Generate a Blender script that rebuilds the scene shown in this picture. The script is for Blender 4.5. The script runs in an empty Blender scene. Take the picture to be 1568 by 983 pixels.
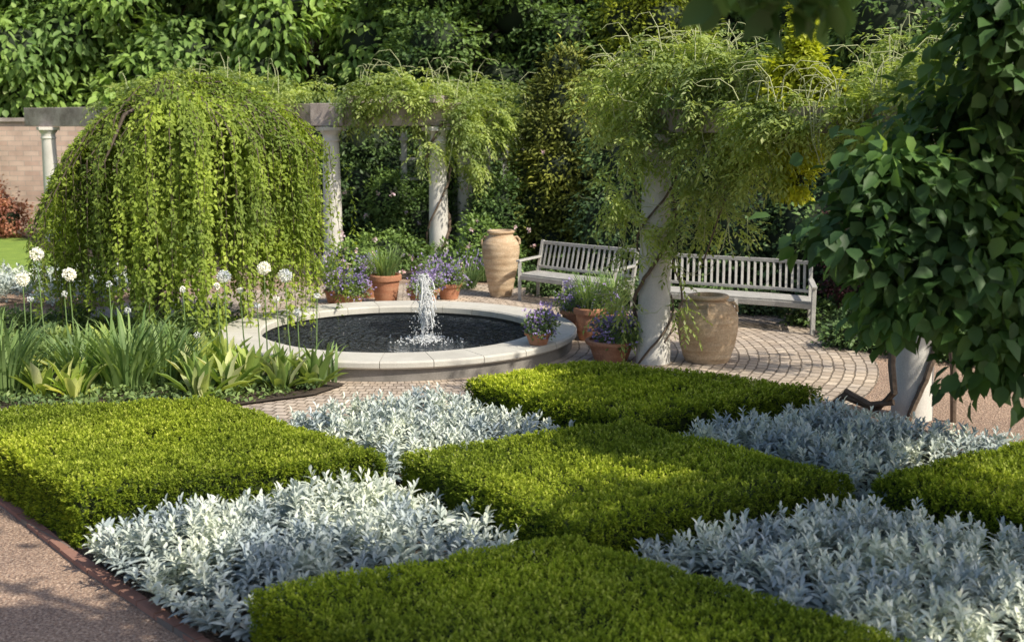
import bpy, math, random
import numpy as np
from mathutils import Vector, Matrix
rng=np.random.default_rng(11); random.seed(5)
scene=bpy.context.scene
R=math.radians
# ------------------------------------------------------------ helpers
def nrm(a):
    a=np.asarray(a,float); return a/(np.linalg.norm(a,axis=-1,keepdims=True)+1e-9)
def link(o,parent=None):
    scene.collection.objects.link(o)
    if parent: o.parent=parent
    return o
def empty(name,loc=(0,0,0)):
    e=bpy.data.objects.new(name,None); e.empty_display_size=.2; link(e); return e
def np_mesh(name,V,F,mat,parent=None,rnd=None):
    me=bpy.data.meshes.new(name); nv=len(V); m,k=F.shape
    me.vertices.add(nv); me.vertices.foreach_set('co',V.astype(np.float32).ravel())
    me.loops.add(m*k); me.loops.foreach_set('vertex_index',F.astype(np.int32).ravel())
    me.polygons.add(m); me.polygons.foreach_set('loop_start',(np.arange(m)*k).astype(np.int32))
    me.update(calc_edges=True)
    if rnd is not None:
        a=me.attributes.new('rnd','FLOAT','POINT'); a.data.foreach_set('value',rnd.astype(np.float32))
    me.materials.append(mat)
    return link(bpy.data.objects.new(name,me),parent)
TM={}
TM['rh']=(np.array([[0,0,0],[.45,.5,.07],[1,0,-.08],[.45,-.5,.07]]),np.array([[0,1,2],[0,2,3]]))
ov=np.array([[0,0,0],[.22,.40,.05],[.6,.42,.04],[1,0,-.2],[.6,-.42,.04],[.22,-.40,.05],[.3,0,-.03],[.68,0,-.07]])
TM['ov']=(ov,np.array([[0,1,6],[1,2,7],[1,7,6],[2,3,7],[0,6,5],[6,7,5],[5,7,4],[4,7,3]]))
bx=[0,.3,.6,.85,1]; bw=[.35,.5,.45,.25]; bz=[0,-.01,-.08,-.22]
bv=[]
for x,w,z in zip(bx[:-1],bw,bz): bv+=[[x,w,z],[x,-w,z]]
bv.append([1-.05,0,-.38])
bf=[]
for i in range(3): a=2*i; bf+=[[a,a+1,a+3],[a,a+3,a+2]]
bf.append([6,7,8])
TM['bl']=(np.array(bv),np.array(bf))
sv=np.array([[0,.12,0],[0,-.12,0],[.4,.5,.06],[.4,0,0],[.4,-.5,.06],[.75,.36,.0],[.75,0,-.06],[.75,-.36,0],[1,0,-.14]])
TM['sl']=(sv,np.array([[0,1,3],[0,3,2],[1,4,3],[2,3,6],[2,6,5],[3,4,7],[3,7,6],[5,6,8],[6,7,8]]))
def leaves(name,P,D,N,L,W,mat,t='rh',parent=None,rnd=None):
    T,F=TM[t]; n=len(P); K=len(T)
    D=nrm(D); S=nrm(np.cross(D,N)); N=np.cross(S,D)
    L=np.broadcast_to(L,(n,))[:,None,None]; W=np.broadcast_to(W,(n,))[:,None,None]
    V=P[:,None]+L*T[None,:,0,None]*D[:,None]+W*T[None,:,1,None]*S[:,None]+L*T[None,:,2,None]*N[:,None]
    FF=(F[None]+(np.arange(n)*K)[:,None,None]).reshape(-1,3)
    if rnd is None: rnd=rng.random(n)
    return np_mesh(name,V.reshape(-1,3),FF,mat,parent,np.repeat(rnd,K))
class MB:
    def __init__(s): s.v=[]; s.f=[]
    def add(s,V,F):
        o=len(s.v); s.v+=[tuple(p) for p in V]; s.f+=[tuple(i+o for i in f) for f in F]
    def box(s,c,sz,rz=0):
        x,y,z=[a/2 for a in sz]; ca,sa=math.cos(rz),math.sin(rz); V=[]
        for dz in(-z,z):
            for dx,dy in((-x,-y),(x,-y),(x,y),(-x,y)): V.append((c[0]+dx*ca-dy*sa,c[1]+dx*sa+dy*ca,c[2]+dz))
        s.add(V,[(3,2,1,0),(4,5,6,7),(0,1,5,4),(1,2,6,5),(2,3,7,6),(3,0,4,7)])
    def bar(s,p0,p1,w,h,up=(0,0,1)):
        p0=Vector(p0);p1=Vector(p1);d=(p1-p0).normalized();u=Vector(up)
        if abs(d.dot(u))>.98:u=Vector((1,0,0))
        r=d.cross(u).normalized();u=r.cross(d).normalized();V=[]
        for p in(p0,p1):
            for a,b in((-1,-1),(1,-1),(1,1),(-1,1)): V.append(p+r*(a*w/2)+u*(b*h/2))
        s.add(V,[(0,1,2,3),(7,6,5,4),(0,4,5,1),(1,5,6,2),(2,6,7,3),(3,7,4,0)])
    def tube(s,pts,rad,n=6):
        pts=[Vector(p) for p in pts];m=len(pts);V=[];F=[]
        if not hasattr(rad,'__len__'): rad=[rad]*m
        for i,p in enumerate(pts):
            d=(pts[min(i+1,m-1)]-pts[max(i-1,0)]).normalized()
            u=Vector((0,0,1)) if abs(d.z)<.9 else Vector((1,0,0))
            r=d.cross(u).normalized();u=r.cross(d)
            for k in range(n):
                a=2*math.pi*k/n; V.append(p+(r*math.cos(a)+u*math.sin(a))*rad[i])
        for i in range(m-1):
            for k in range(n):
                k2=(k+1)%n; F.append((i*n+k,i*n+k2,(i+1)*n+k2,(i+1)*n+k))
        F.append(tuple(range(n))[::-1]);F.append(tuple(range((m-1)*n,m*n)))
        s.add(V,F)
    def lathe(s,c,prof,n=40,sx=1.0):
        V=[];F=[];m=len(prof)
        for r,z in prof:
            for k in range(n):
                a=2*math.pi*k/n; V.append((c[0]+r*math.cos(a)*sx,c[1]+r*math.sin(a),c[2]+z))
        for i in range(m-1):
            for k in range(n):
                k2=(k+1)%n; F.append((i*n+k,i*n+k2,(i+1)*n+k2,(i+1)*n+k))
        F.append(tuple(range(n))[::-1]);F.append(tuple(range((m-1)*n,m*n)))
        s.add(V,F)
    def obj(s,name,mat,parent=None,smooth=True,bevel=0):
        me=bpy.data.meshes.new(name); me.from_pydata(s.v,[],s.f); me.materials.append(mat)
        if smooth:
            me.shade_smooth(); me.set_sharp_from_angle(angle=R(38))
        o=link(bpy.data.objects.new(name,me),parent)
        if bevel:
            b=o.modifiers.new('b','BEVEL');b.width=bevel;b.segments=2;b.limit_method='ANGLE'
        return o
# ------------------------------------------------------------ materials
def newmat(name):
    m=bpy.data.materials.new(name);m.use_nodes=True;nt=m.node_tree
    return m,nt,nt.nodes['Principled BSDF'],nt.nodes['Material Output']
def ramp(nt,fac,cols):
    r=nt.nodes.new('ShaderNodeValToRGB');e=r.color_ramp.elements
    e[0].position=cols[0][0];e[0].color=(*cols[0][1],1);e[1].position=cols[-1][0];e[1].color=(*cols[-1][1],1)
    for p,c in cols[1:-1]:
        q=e.new(p);q.color=(*c,1)
    nt.links.new(fac,r.inputs[0]);return r.outputs[0]
def noise(nt,scale,detail=4,rough=.6,vec=None):
    n=nt.nodes.new('ShaderNodeTexNoise');n.inputs['Scale'].default_value=scale;n.inputs['Detail'].default_value=detail;n.inputs['Roughness'].default_value=rough
    if vec is None:
        g=nt.nodes.new('ShaderNodeTexCoord');vec=g.outputs['Object']
    nt.links.new(vec,n.inputs['Vector']);return n.outputs['Fac']
def mixc(nt,a,b,fac,mode='MIX'):
    m=nt.nodes.new('ShaderNodeMix');m.data_type='RGBA';m.blend_type=mode
    for s,v in((6,a),(7,b),(0,fac)):
        if hasattr(v,'is_output'): nt.links.new(v,m.inputs[s])
        elif s==0: m.inputs[0].default_value=v
        else: m.inputs[s].default_value=(*v,1)
    return m.outputs[2]
def bump(nt,h,b,strength=.4,dist=.02):
    n=nt.nodes.new('ShaderNodeBump');n.inputs['Strength'].default_value=strength;n.inputs['Distance'].default_value=dist
    nt.links.new(h,n.inputs['Height']);nt.links.new(n.outputs[0],b.inputs['Normal'])
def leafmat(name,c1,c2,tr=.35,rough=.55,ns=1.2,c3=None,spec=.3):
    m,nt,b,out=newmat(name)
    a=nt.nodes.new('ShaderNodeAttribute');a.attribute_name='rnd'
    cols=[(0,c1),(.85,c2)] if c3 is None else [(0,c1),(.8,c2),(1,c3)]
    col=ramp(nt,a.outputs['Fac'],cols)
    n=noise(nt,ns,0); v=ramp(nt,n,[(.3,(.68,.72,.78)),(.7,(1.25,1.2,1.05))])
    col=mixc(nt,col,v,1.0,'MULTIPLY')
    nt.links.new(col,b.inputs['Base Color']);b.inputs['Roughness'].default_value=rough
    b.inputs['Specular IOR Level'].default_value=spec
    if tr>0:
        t=nt.nodes.new('ShaderNodeBsdfTranslucent')
        tc=mixc(nt,col,(1.4,1.35,.65),1.0,'MULTIPLY');nt.links.new(tc,t.inputs[0])
        mx=nt.nodes.new('ShaderNodeMixShader');mx.inputs[0].default_value=tr
        nt.links.new(b.outputs[0],mx.inputs[1]);nt.links.new(t.outputs[0],mx.inputs[2]);nt.links.new(mx.outputs[0],out.inputs[0])
    return m
def stonemat(name,c1,c2,scale=6,rough=.85,bs=.3,fine=60):
    m,nt,b,out=newmat(name)
    col=ramp(nt,noise(nt,scale,5,.65),[(.3,c1),(.7,c2)])
    f=noise(nt,fine,3); col=mixc(nt,col,ramp(nt,f,[(.3,(.85,.85,.85)),(.7,(1.08,1.08,1.08))]),1,'MULTIPLY')
    nt.links.new(col,b.inputs['Base Color']);b.inputs['Roughness'].default_value=rough
    bump(nt,f,b,bs,.01);return m
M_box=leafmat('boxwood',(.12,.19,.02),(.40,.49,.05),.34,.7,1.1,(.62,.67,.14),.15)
M_box_core=stonemat('boxwood_core',(.02,.035,.008),(.04,.06,.012),30)  # dark green of the hedge fill, interior shade put into the colour
M_silver=leafmat('silver_leaf',(.35,.42,.41),(.64,.70,.68),.06,.8,2.5,(.82,.86,.84),.1)
M_weep=leafmat('weeping_leaf',(.14,.22,.04),(.36,.47,.085),.42,.6,1.5,(.54,.63,.17))
M_wist=leafmat('wisteria_leaf',(.20,.29,.09),(.42,.52,.18),.42,.6,1.5,(.66,.72,.44))
M_gold=leafmat('golden_leaf',(.28,.34,.03),(.56,.62,.07),.4,.5,2)
M_big=leafmat('large_leaf',(.11,.21,.05),(.30,.45,.12),.25,.5,.5,(.52,.64,.3))
M_mid=leafmat('mid_green_leaf',(.075,.145,.045),(.22,.34,.095),.2,.5,.6)
M_dark=leafmat('dark_leaf',(.04,.08,.03),(.12,.20,.065),0,.5,.8)
M_conif=leafmat('golden_conifer_leaf',(.09,.12,.025),(.25,.28,.05),0,.6,1.2,(.36,.36,.08))
M_far=leafmat('far_leaf',(.08,.14,.04),(.2,.32,.09),0,.6,.3)
M_near=leafmat('redbud_leaf',(.045,.105,.04),(.11,.22,.065),.4,.5,1.5,(.24,.38,.11),.35)
M_grass=leafmat('grass_blade',(.11,.20,.07),(.28,.40,.16),.35,.5,2)
M_hosta=leafmat('broad_leaf',(.18,.30,.07),(.46,.55,.15),.35,.5,2,(.7,.72,.42))
M_cover=leafmat('groundcover_leaf',(.10,.17,.06),(.25,.35,.13),.2,.5,2)
M_purple=leafmat('purple_flower',(.26,.18,.46),(.46,.38,.74),.1,.6,3)
M_bloom=leafmat('white_floret',(.84,.86,.84),(.92,.93,.91),0,.6,3)
nt=M_bloom.node_tree
M_red=leafmat('barberry_leaf',(.07,.03,.035),(.17,.07,.08),.2,.5,2)
M_redsh=leafmat('red_shrub_leaf',(.3,.1,.08),(.5,.26,.18),.3,.5,2)
M_core=stonemat('foliage_core',(.012,.022,.009),(.02,.036,.014),5)  # near-black green, deep crown shade put into the colour
M_bark=stonemat('bark',(.06,.045,.035),(.14,.11,.085),14,.9,.7,40)
M_vine=stonemat('vine_stem',(.10,.07,.05),(.2,.15,.11),14,.9,.7,40)
M_stem=stonemat('green_stem',(.12,.2,.06),(.2,.3,.1),10)
M_wist_t=stonemat('tendril',(.4,.44,.22),(.55,.58,.34),8)
M_col=stonemat('column_stone',(.58,.56,.52),(.72,.70,.65),2,.8,.2,90)
M_rim=stonemat('limestone',(.52,.50,.45),(.66,.64,.58),3,.8,.2,120)
M_rimw=stonemat('limestone_dark',(.18,.17,.155),(.30,.28,.26),4,.85,.3,80)
M_beam=stonemat('weathered_beam',(.22,.18,.16),(.55,.49,.45),2.5,.9,.5,40)
M_bench=stonemat('weathered_wood',(.36,.355,.34),(.52,.51,.48),8,.8,.3,70)
M_lat=stonemat('painted_lattice',(.36,.37,.36),(.5,.5,.5),6)
M_soil=stonemat('soil',(.04,.03,.022),(.09,.065,.048),9,.95,.8,60)
M_lawn=stonemat('lawn',(.16,.26,.04),(.28,.40,.06),2,.95,.8,80)
def terracotta(name,c1,c2):
    m,nt,b,out=newmat(name)
    g=nt.nodes.new('ShaderNodeTexCoord');mp=nt.nodes.new('ShaderNodeMapping');mp.inputs['Scale'].default_value=(1,1,5)
    nt.links.new(g.outputs['Object'],mp.inputs[0])
    a=noise(nt,3,5,.65,mp.outputs[0]);col=ramp(nt,a,[(.3,c1),(.68,c2)])
    f=noise(nt,50,4);col=mixc(nt,col,ramp(nt,f,[(.3,(.75,.75,.75)),(.7,(1.12,1.12,1.12))]),1,'MULTIPLY')
    nt.links.new(col,b.inputs['Base Color']);b.inputs['Roughness'].default_value=.85;bump(nt,f,b,.35,.01);return m
M_urn=terracotta('aged_clay',(.42,.28,.16),(.66,.52,.36))
M_pot=terracotta('terracotta',(.38,.15,.08),(.52,.27,.16))
def gravel():
    m,nt,b,out=newmat('gravel_granite')
    f=noise(nt,55,4,.8);big=noise(nt,1.1,4)
    v=nt.nodes.new('ShaderNodeTexVoronoi');v.inputs['Scale'].default_value=70
    g=nt.nodes.new('ShaderNodeTexCoord');nt.links.new(g.outputs['Object'],v.inputs['Vector'])
    col=ramp(nt,f,[(.36,(.16,.10,.075)),(.5,(.38,.265,.20)),(.66,(.68,.56,.46))])
    sep=nt.nodes.new('ShaderNodeSeparateColor');nt.links.new(v.outputs['Color'],sep.inputs[0])
    col=mixc(nt,col,ramp(nt,sep.outputs[0],[(0,(.68,.66,.66)),(1,(1.26,1.24,1.2))]),1,'MULTIPLY')
    col=mixc(nt,col,ramp(nt,big,[(.3,(.8,.8,.82)),(.7,(1.12,1.1,1.06))]),1,'MULTIPLY')
    nt.links.new(col,b.inputs['Base Color']);b.inputs['Roughness'].default_value=.95;bump(nt,v.outputs['Distance'],b,.8,.012);return m
M_gravel=gravel()
FC=(-1.41,14.35);JX,JY=-1.10,14.1
def paving():
    m,nt,b,out=newmat('cobble_paving')
    g=nt.nodes.new('ShaderNodeTexCoord');s=nt.nodes.new('ShaderNodeVectorMath');s.operation='SUBTRACT';s.inputs[1].default_value=(FC[0],FC[1],0)
    nt.links.new(g.outputs['Object'],s.inputs[0]);sp=nt.nodes.new('ShaderNodeSeparateXYZ');nt.links.new(s.outputs[0],sp.inputs[0])
    at=nt.nodes.new('ShaderNodeMath');at.operation='ARCTAN2';nt.links.new(sp.outputs[1],at.inputs[0]);nt.links.new(sp.outputs[0],at.inputs[1])
    ml=nt.nodes.new('ShaderNodeMath');ml.operation='MULTIPLY';ml.inputs[1].default_value=4.2;nt.links.new(at.outputs[0],ml.inputs[0])
    ln=nt.nodes.new('ShaderNodeVectorMath');ln.operation='LENGTH';nt.links.new(s.outputs[0],ln.inputs[0])
    cb=nt.nodes.new('ShaderNodeCombineXYZ');nt.links.new(ml.outputs[0],cb.inputs[0]);nt.links.new(ln.outputs['Value'],cb.inputs[1])
    w=nt.nodes.new('ShaderNodeTexNoise');w.inputs['Scale'].default_value=6;nt.links.new(g.outputs['Object'],w.inputs['Vector'])
    va=nt.nodes.new('ShaderNodeVectorMath');va.operation='MULTIPLY_ADD';va.inputs[1].default_value=(.05,.05,0);nt.links.new(w.outputs['Color'],va.inputs[0]);nt.links.new(cb.outputs[0],va.inputs[2])
    br=nt.nodes.new('ShaderNodeTexBrick');nt.links.new(va.outputs[0],br.inputs['Vector'])
    br.inputs['Scale'].default_value=1;br.inputs['Brick Width'].default_value=.15;br.inputs['Row Height'].default_value=.12
    br.inputs['Mortar Size'].default_value=.012;br.inputs['Mortar Smooth'].default_value=.4
    br.inputs['Color1'].default_value=(.44,.365,.30,1);br.inputs['Color2'].default_value=(.64,.555,.47,1);br.inputs['Mortar'].default_value=(.22,.18,.14,1)
    col=mixc(nt,br.outputs['Color'],ramp(nt,noise(nt,25,4),[(.3,(.8,.8,.8)),(.7,(1.12,1.1,1.08))]),1,'MULTIPLY')
    col=mixc(nt,col,ramp(nt,noise(nt,1.5,3),[(.35,(.82,.82,.84)),(.65,(1.08,1.05,1.0))]),1,'MULTIPLY')
    nt.links.new(col,b.inputs['Base Color']);b.inputs['Roughness'].default_value=.85
    inv=nt.nodes.new('ShaderNodeMath');inv.operation='SUBTRACT';inv.inputs[0].default_value=1;nt.links.new(br.outputs['Fac'],inv.inputs[1])
    bump(nt,inv.outputs[0],b,.8,.012);return m
M_pave=paving()
def brickwall(name,c1,c2,mo,bw=.22,rh=.075):
    m,nt,b,out=newmat(name)
    g=nt.nodes.new('ShaderNodeTexCoord');sp=nt.nodes.new('ShaderNodeSeparateXYZ');nt.links.new(g.outputs['Object'],sp.inputs[0])
    ad=nt.nodes.new('ShaderNodeMath');ad.operation='ADD';nt.links.new(sp.outputs[0],ad.inputs[0]);nt.links.new(sp.outputs[1],ad.inputs[1])
    cb=nt.nodes.new('ShaderNodeCombineXYZ');nt.links.new(ad.outputs[0],cb.inputs[0]);nt.links.new(sp.outputs[2],cb.inputs[1])
    br=nt.nodes.new('ShaderNodeTexBrick');nt.links.new(cb.outputs[0],br.inputs['Vector']);br.inputs['Scale'].default_value=1
    br.inputs['Brick Width'].default_value=bw;br.inputs['Row Height'].default_value=rh;br.inputs['Mortar Size'].default_value=.008
    br.inputs['Color1'].default_value=(*c1,1);br.inputs['Color2'].default_value=(*c2,1);br.inputs['Mortar'].default_value=(*mo,1)
    col=mixc(nt,br.outputs['Color'],ramp(nt,noise(nt,2,5),[(.3,(.8,.8,.8)),(.7,(1.15,1.15,1.15))]),1,'MULTIPLY')
    nt.links.new(col,b.inputs['Base Color']);b.inputs['Roughness'].default_value=.9;return m
M_brick=brickwall('wall_brick',(.52,.37,.30),(.64,.49,.40),(.42,.36,.31),.4,.13)
M_edge=brickwall('edging_brick',(.28,.14,.11),(.36,.20,.15),(.2,.17,.15),.2,.5)
def watermat():
    m,nt,b,out=newmat('pond_water')
    b.inputs['Base Color'].default_value=(.04,.05,.06,1);b.inputs['Roughness'].default_value=.05;b.inputs['IOR'].default_value=1.33
    b.inputs['Specular IOR Level'].default_value=1.0
    g=nt.nodes.new('ShaderNodeTexCoord');mp=nt.nodes.new('ShaderNodeMapping');mp.inputs['Location'].default_value=(-JX,-JY,0)
    nt.links.new(g.outputs['Object'],mp.inputs[0])
    w=nt.nodes.new('ShaderNodeTexWave');w.wave_type='RINGS';w.rings_direction='Z';w.inputs['Scale'].default_value=2.6;w.inputs['Distortion'].default_value=9;w.inputs['Detail'].default_value=3;w.inputs['Detail Scale'].default_value=2.4
    nt.links.new(mp.outputs[0],w.inputs['Vector'])
    n=noise(nt,9,3); a=nt.nodes.new('ShaderNodeMath');a.operation='ADD';nt.links.new(w.outputs['Fac'],a.inputs[0]);nt.links.new(n,a.inputs[1])
    bump(nt,a.outputs[0],b,1.0,.11);return m
M_water=watermat()
m,nt,b,out=newmat('splash_water');b.inputs['Base Color'].default_value=(.95,.97,.98,1);b.inputs['Roughness'].default_value=.12;b.inputs['Transmission Weight'].default_value=.3;b.inputs['IOR'].default_value=1.33
M_splash=m
# ------------------------------------------------------------ world, sun, camera
EL=R(44)
w=bpy.data.worlds.new('World');scene.world=w;w.use_nodes=True;nt=w.node_tree
sky=nt.nodes.new('ShaderNodeTexSky');sky.sky_type='NISHITA';sky.sun_disc=False;sky.dust_density=2.5
SD=Vector((.82*math.cos(EL),-.57*math.cos(EL),math.sin(EL))).normalized()
sky.sun_elevation=EL;sky.sun_rotation=math.atan2(SD.x,SD.y)
nt.links.new(sky.outputs[0],nt.nodes['Background'].inputs[0]);nt.nodes['Background'].inputs[1].default_value=.15
sl=bpy.data.lights.new('sun','SUN');sl.energy=5.0;sl.angle=R(.6);sl.color=(1,.92,.77)
so=link(bpy.data.objects.new('sun',sl));so.rotation_euler=(-SD).to_track_quat('-Z','Y').to_euler();so.location=(20,-8,20)
cd=bpy.data.cameras.new('camera');co=link(bpy.data.objects.new('camera',cd));co.location=(0,0,2.7);co.rotation_euler=(R(90-9.46),0,0)
cd.lens=40.87;cd.sensor_width=36;cd.clip_end=600;cd.dof.use_dof=True;cd.dof.focus_distance=11;cd.dof.aperture_fstop=2.2
scene.camera=co
scene.view_settings.view_transform='Standard';scene.view_settings.look='None';scene.view_settings.exposure=0
# ------------------------------------------------------------ ground sheets
def sheet(name,pts,z,mat):
    me=bpy.data.meshes.new(name);me.from_pydata([(x,y,z) for x,y in pts],[],[tuple(range(len(pts)))]);me.materials.append(mat)
    return link(bpy.data.objects.new(name,me))
sheet('ground',[(-250,-100),(250,-100),(250,400),(-250,400)],0,M_gravel)
mb=MB();n=96;V=[];F=[]
for k in range(n):
    a=2*math.pi*k/n
    for r in(1.9,5.75): V.append((FC[0]+r*math.cos(a),FC[1]+r*math.sin(a),.008))
for k in range(n):
    a=2*k;c=2*((k+1)%n);F.append((a,a+1,c+1,c))
mb.add(V,F);mb.obj('cobblestone_paving',M_pave,smooth=False)
parterre=[(-2.65,6.98),(-4.75,9.35),(-2.5,9.85),(-.8,10.85),(.7,11.5),(2.85,10.3),(4.4,8.85),(5.7,7.2),(3.7,5.9),(2,4.7),(.15,3.9),(-1.45,5.7)]
sheet('parterre_soil',parterre,.02,M_soil)
bed=[(-14,10.75),(-5,10.75),(-3.1,10.8),(-2.0,11.5),(-1.75,12.0),(-2.5,12.45),(-3.2,12.9),(-3.65,13.6),(-3.75,14.5),(-3.6,15.4),(-3.4,16.1),(-6,16.3),(-14,16.0)]
sheet('flower_bed_soil',bed,.03,M_soil)
sheet('lawn',[(-40,21.2),(-9,21.2),(-7.5,24),(-10,30.5),(-40,30.5)],.02,M_lawn)
sheet('border_soil',[(-9.5,24.2),(-3.5,21),(-1.5,20.7),(.2,20),(1.8,18.5),(4.2,16.8),(4.6,14.6),(4.9,13.4),(12,12.3),(30,14),(30,50),(-30,50),(-14,32)],.024,M_soil)
mb=MB();pl=[(-4.85,9.5),(-2.72,6.95),(-1.5,5.62),(0,3.85)]
for a,b_ in zip(pl[:-1],pl[1:]): 
    a=Vector((*a,.012));b_=Vector((*b_,.012));nb=int((b_-a).length/.21)
    for i in range(nb): mb.bar(a.lerp(b_,i/nb),a.lerp(b_,(i+.94)/nb),.07+random.uniform(-.004,.004),.05+random.uniform(-.006,.006))
mb.obj('brick_edging',M_edge,smooth=False)
mb=MB()
for i in range(14): mb.bar((-14+i*.68,10.7,.02),(-14+i*.68+.66,10.7,.02),.14,.08)
mb.obj('stone_edging',M_rim,None,False,.008)
# ------------------------------------------------------------ boxwood hedges
def bil(q,u,v):
    q=np.array(q,float);u=u[:,None];v=v[:,None]
    return q[0]*(1-u)*(1-v)+q[1]*u*(1-v)+q[2]*u*v+q[3]*(1-u)*v
def und(P,s=1.0):
    x,y=P[:,0]*s,P[:,1]*s
    return (np.sin(x*5.1+y*2.3)+np.sin(x*-3.7+y*6.1+1)+np.sin(x*11+y*9)*.5+np.sin(x*-13+y*15)*.4)/2.9
def hedge(q,dens,H=.42):
    e=empty('boxwood_hedge')
    q=np.array(q,float);c=q.mean(0)
    lu=(np.linalg.norm(q[1]-q[0])+np.linalg.norm(q[2]-q[3]))/2;lv=(np.linalg.norm(q[3]-q[0])+np.linalg.norm(q[2]-q[1]))/2
    area=lu*lv
    ns=int(area*dens/6);u,v=rng.random(ns),rng.random(ns);P2=bil(q,u,v)
    P2=P2+(nrm(P2-c))*(und(P2,1.5)*.04)[:,None]
    d=np.minimum(np.minimum(u,1-u)*lu,np.minimum(v,1-v)*lv)
    rr=.12; drop=np.where(d<rr,rr-np.sqrt(np.maximum(rr*rr-(rr-d)**2,0)),0)
    z=H+und(P2)*.022+und(P2,3.1)*.015-drop*.9-rng.random(ns)**2*.045
    out=np.c_[nrm(P2-c),np.zeros(ns)]
    ax=nrm(out*np.clip(1-d/rr,0,1)[:,None]+np.array([0,0,1.])+rng.normal(0,.28,(ns,3)))
    base=np.c_[P2,z]
    sr=rng.random(ns)
    Ps=[];Os=[]
    for i in range(4):
        a,b_=q[i],q[(i+1)%4];l=np.linalg.norm(b_-a);m=int(l*H*dens/6)
        t=rng.random(m);pp=a+(b_-a)*t[:,None];o=np.array([b_[1]-a[1],-(b_[0]-a[0])]);o=o/np.linalg.norm(o)
        if np.dot(o,(a+b_)/2-c)<0:o=-o
        zz=rng.random(m)*(H-.03)+.01
        off=und(np.c_[pp[:,0]+zz,pp[:,1]+zz],1.5)*.035-np.where(zz>H-.12,(zz-H+.12)*.45,0)-rng.random(m)*.035
        pp=pp+o*off[:,None]
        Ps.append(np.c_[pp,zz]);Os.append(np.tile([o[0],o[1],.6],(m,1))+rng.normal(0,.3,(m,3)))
    m=sum(len(p) for p in Ps)
    patch=und(P2,.6)*.12
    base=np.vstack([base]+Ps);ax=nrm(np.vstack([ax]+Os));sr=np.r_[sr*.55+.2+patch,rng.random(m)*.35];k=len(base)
    s1=nrm(np.cross(ax,rng.normal(0,1,(k,3))));s2=np.cross(ax,s1)
    P=[];D=[];rn=[]
    for j in range(7):
        f=j/6;an=j*2.4
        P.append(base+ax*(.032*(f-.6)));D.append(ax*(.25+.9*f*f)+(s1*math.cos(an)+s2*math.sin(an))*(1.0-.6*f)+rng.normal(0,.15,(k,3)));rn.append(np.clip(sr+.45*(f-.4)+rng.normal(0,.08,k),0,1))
    P=np.vstack(P);D=np.vstack(D);rn=np.concatenate(rn);k=len(P)
    sc=math.sqrt(12000/dens)
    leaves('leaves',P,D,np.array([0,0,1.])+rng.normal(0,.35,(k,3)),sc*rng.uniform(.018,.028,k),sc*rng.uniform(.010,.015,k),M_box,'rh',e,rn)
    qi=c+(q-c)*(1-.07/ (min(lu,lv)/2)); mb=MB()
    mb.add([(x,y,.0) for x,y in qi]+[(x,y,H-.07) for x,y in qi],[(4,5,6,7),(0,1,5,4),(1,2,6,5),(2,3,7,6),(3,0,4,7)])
    mb.obj('hedge_shade_core',M_box_core,e,False)  # solid block under the leaves, painted dark as inner hedge shade
H1=[(-4.7,9.25),(-2.54,9.75),(-.88,8.04),(-2.80,7.15)]
H2=[(-.80,8.04),(.91,8.95),(2.29,7.52),(.36,6.42)]
H3=[(-.45,10.5),(.69,11.4),(2.80,10.2),(.93,9.0)]
H4=[(-1.33,5.55),(.36,6.38),(1.85,4.95),(.15,3.95)]
H5=[(2.40,7.5),(4.3,8.7),(5.6,7.2),(3.6,6.15)]
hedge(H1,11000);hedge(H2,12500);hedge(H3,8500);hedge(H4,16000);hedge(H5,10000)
# ------------------------------------------------------------ silver beds
def silver(q,dens,ls=1.0):
    q=np.array(q,float);c=q.mean(0)
    lu=np.linalg.norm(q[1]-q[0]);lv=np.linalg.norm(q[3]-q[0]);ns=int(lu*lv*dens)
    u,v=rng.random(ns),rng.random(ns);P2=bil(q,u,v);P2=c+(P2-c)*(1+und(P2,2)[:,None]*.035)
    d=np.minimum(np.minimum(u,1-u)*lu,np.minimum(v,1-v)*lv)
    h=.23+.13*np.clip(d/.3,0,1)+und(P2,1.3)*.06+rng.normal(0,.03,ns)
    edge=np.clip(1-d/.25,0,1);out=np.c_[nrm(P2-c),np.zeros(ns)]
    lean=out*edge[:,None]*.9+rng.normal(0,.28,(ns,3))+np.array([0,0,1.]);lean=nrm(lean)
    nl=17;P=[];D=[];N=[];L=[];rn=[];sr=rng.random(ns);sz=rng.uniform(.8,1.2,ns)
    base=np.c_[P2,np.full(ns,.02)]
    for j in range(nl):
        f=j/(nl-1); hh=h*(.35+.65*f)
        az=j*2.4+sr*6.28+rng.normal(0,.3,ns)
        el=-.15+1.2*f**2+rng.normal(0,.2,ns)
        dd=np.c_[np.cos(az)*np.cos(el),np.sin(az)*np.cos(el),np.sin(el)]
        dd=dd+lean*.3
        P.append(base+lean*hh[:,None]);D.append(dd);N.append(np.tile([0,0,1.],(ns,1))+rng.normal(0,.2,(ns,3))-dd*.2)
        L.append(sz*ls*rng.uniform(.065,.115,ns)*(1-.5*f**3));rn.append(np.clip(.05+.6*f+rng.normal(0,.15,ns)+sr*.25,0,1))
    P=np.vstack(P);D=np.vstack(D);N=np.vstack(N);L=np.concatenate(L);rn=np.concatenate(rn)
    leaves('lambs_ear_bed',P,D,N,L,L*rng.uniform(.30,.42,len(L)),M_silver,'sl',None,rn)
silver([(-2.62,6.98),(-.92,7.9),(.22,6.5),(-1.48,5.75)],185)
silver([(.52,6.42),(2.28,7.35),(3.6,6.1),(1.98,5.0)],185)
silver([(-2.1,9.45),(-.85,10.6),(.72,8.98),(-.88,8.15)],175)
silver([(1.08,8.93),(2.75,10.05),(4.1,8.75),(2.38,7.6)],175)
silver([(-13,17.3),(-13,20.0),(-6.3,20),(-6.1,17.3)],45,1.3)
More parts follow.
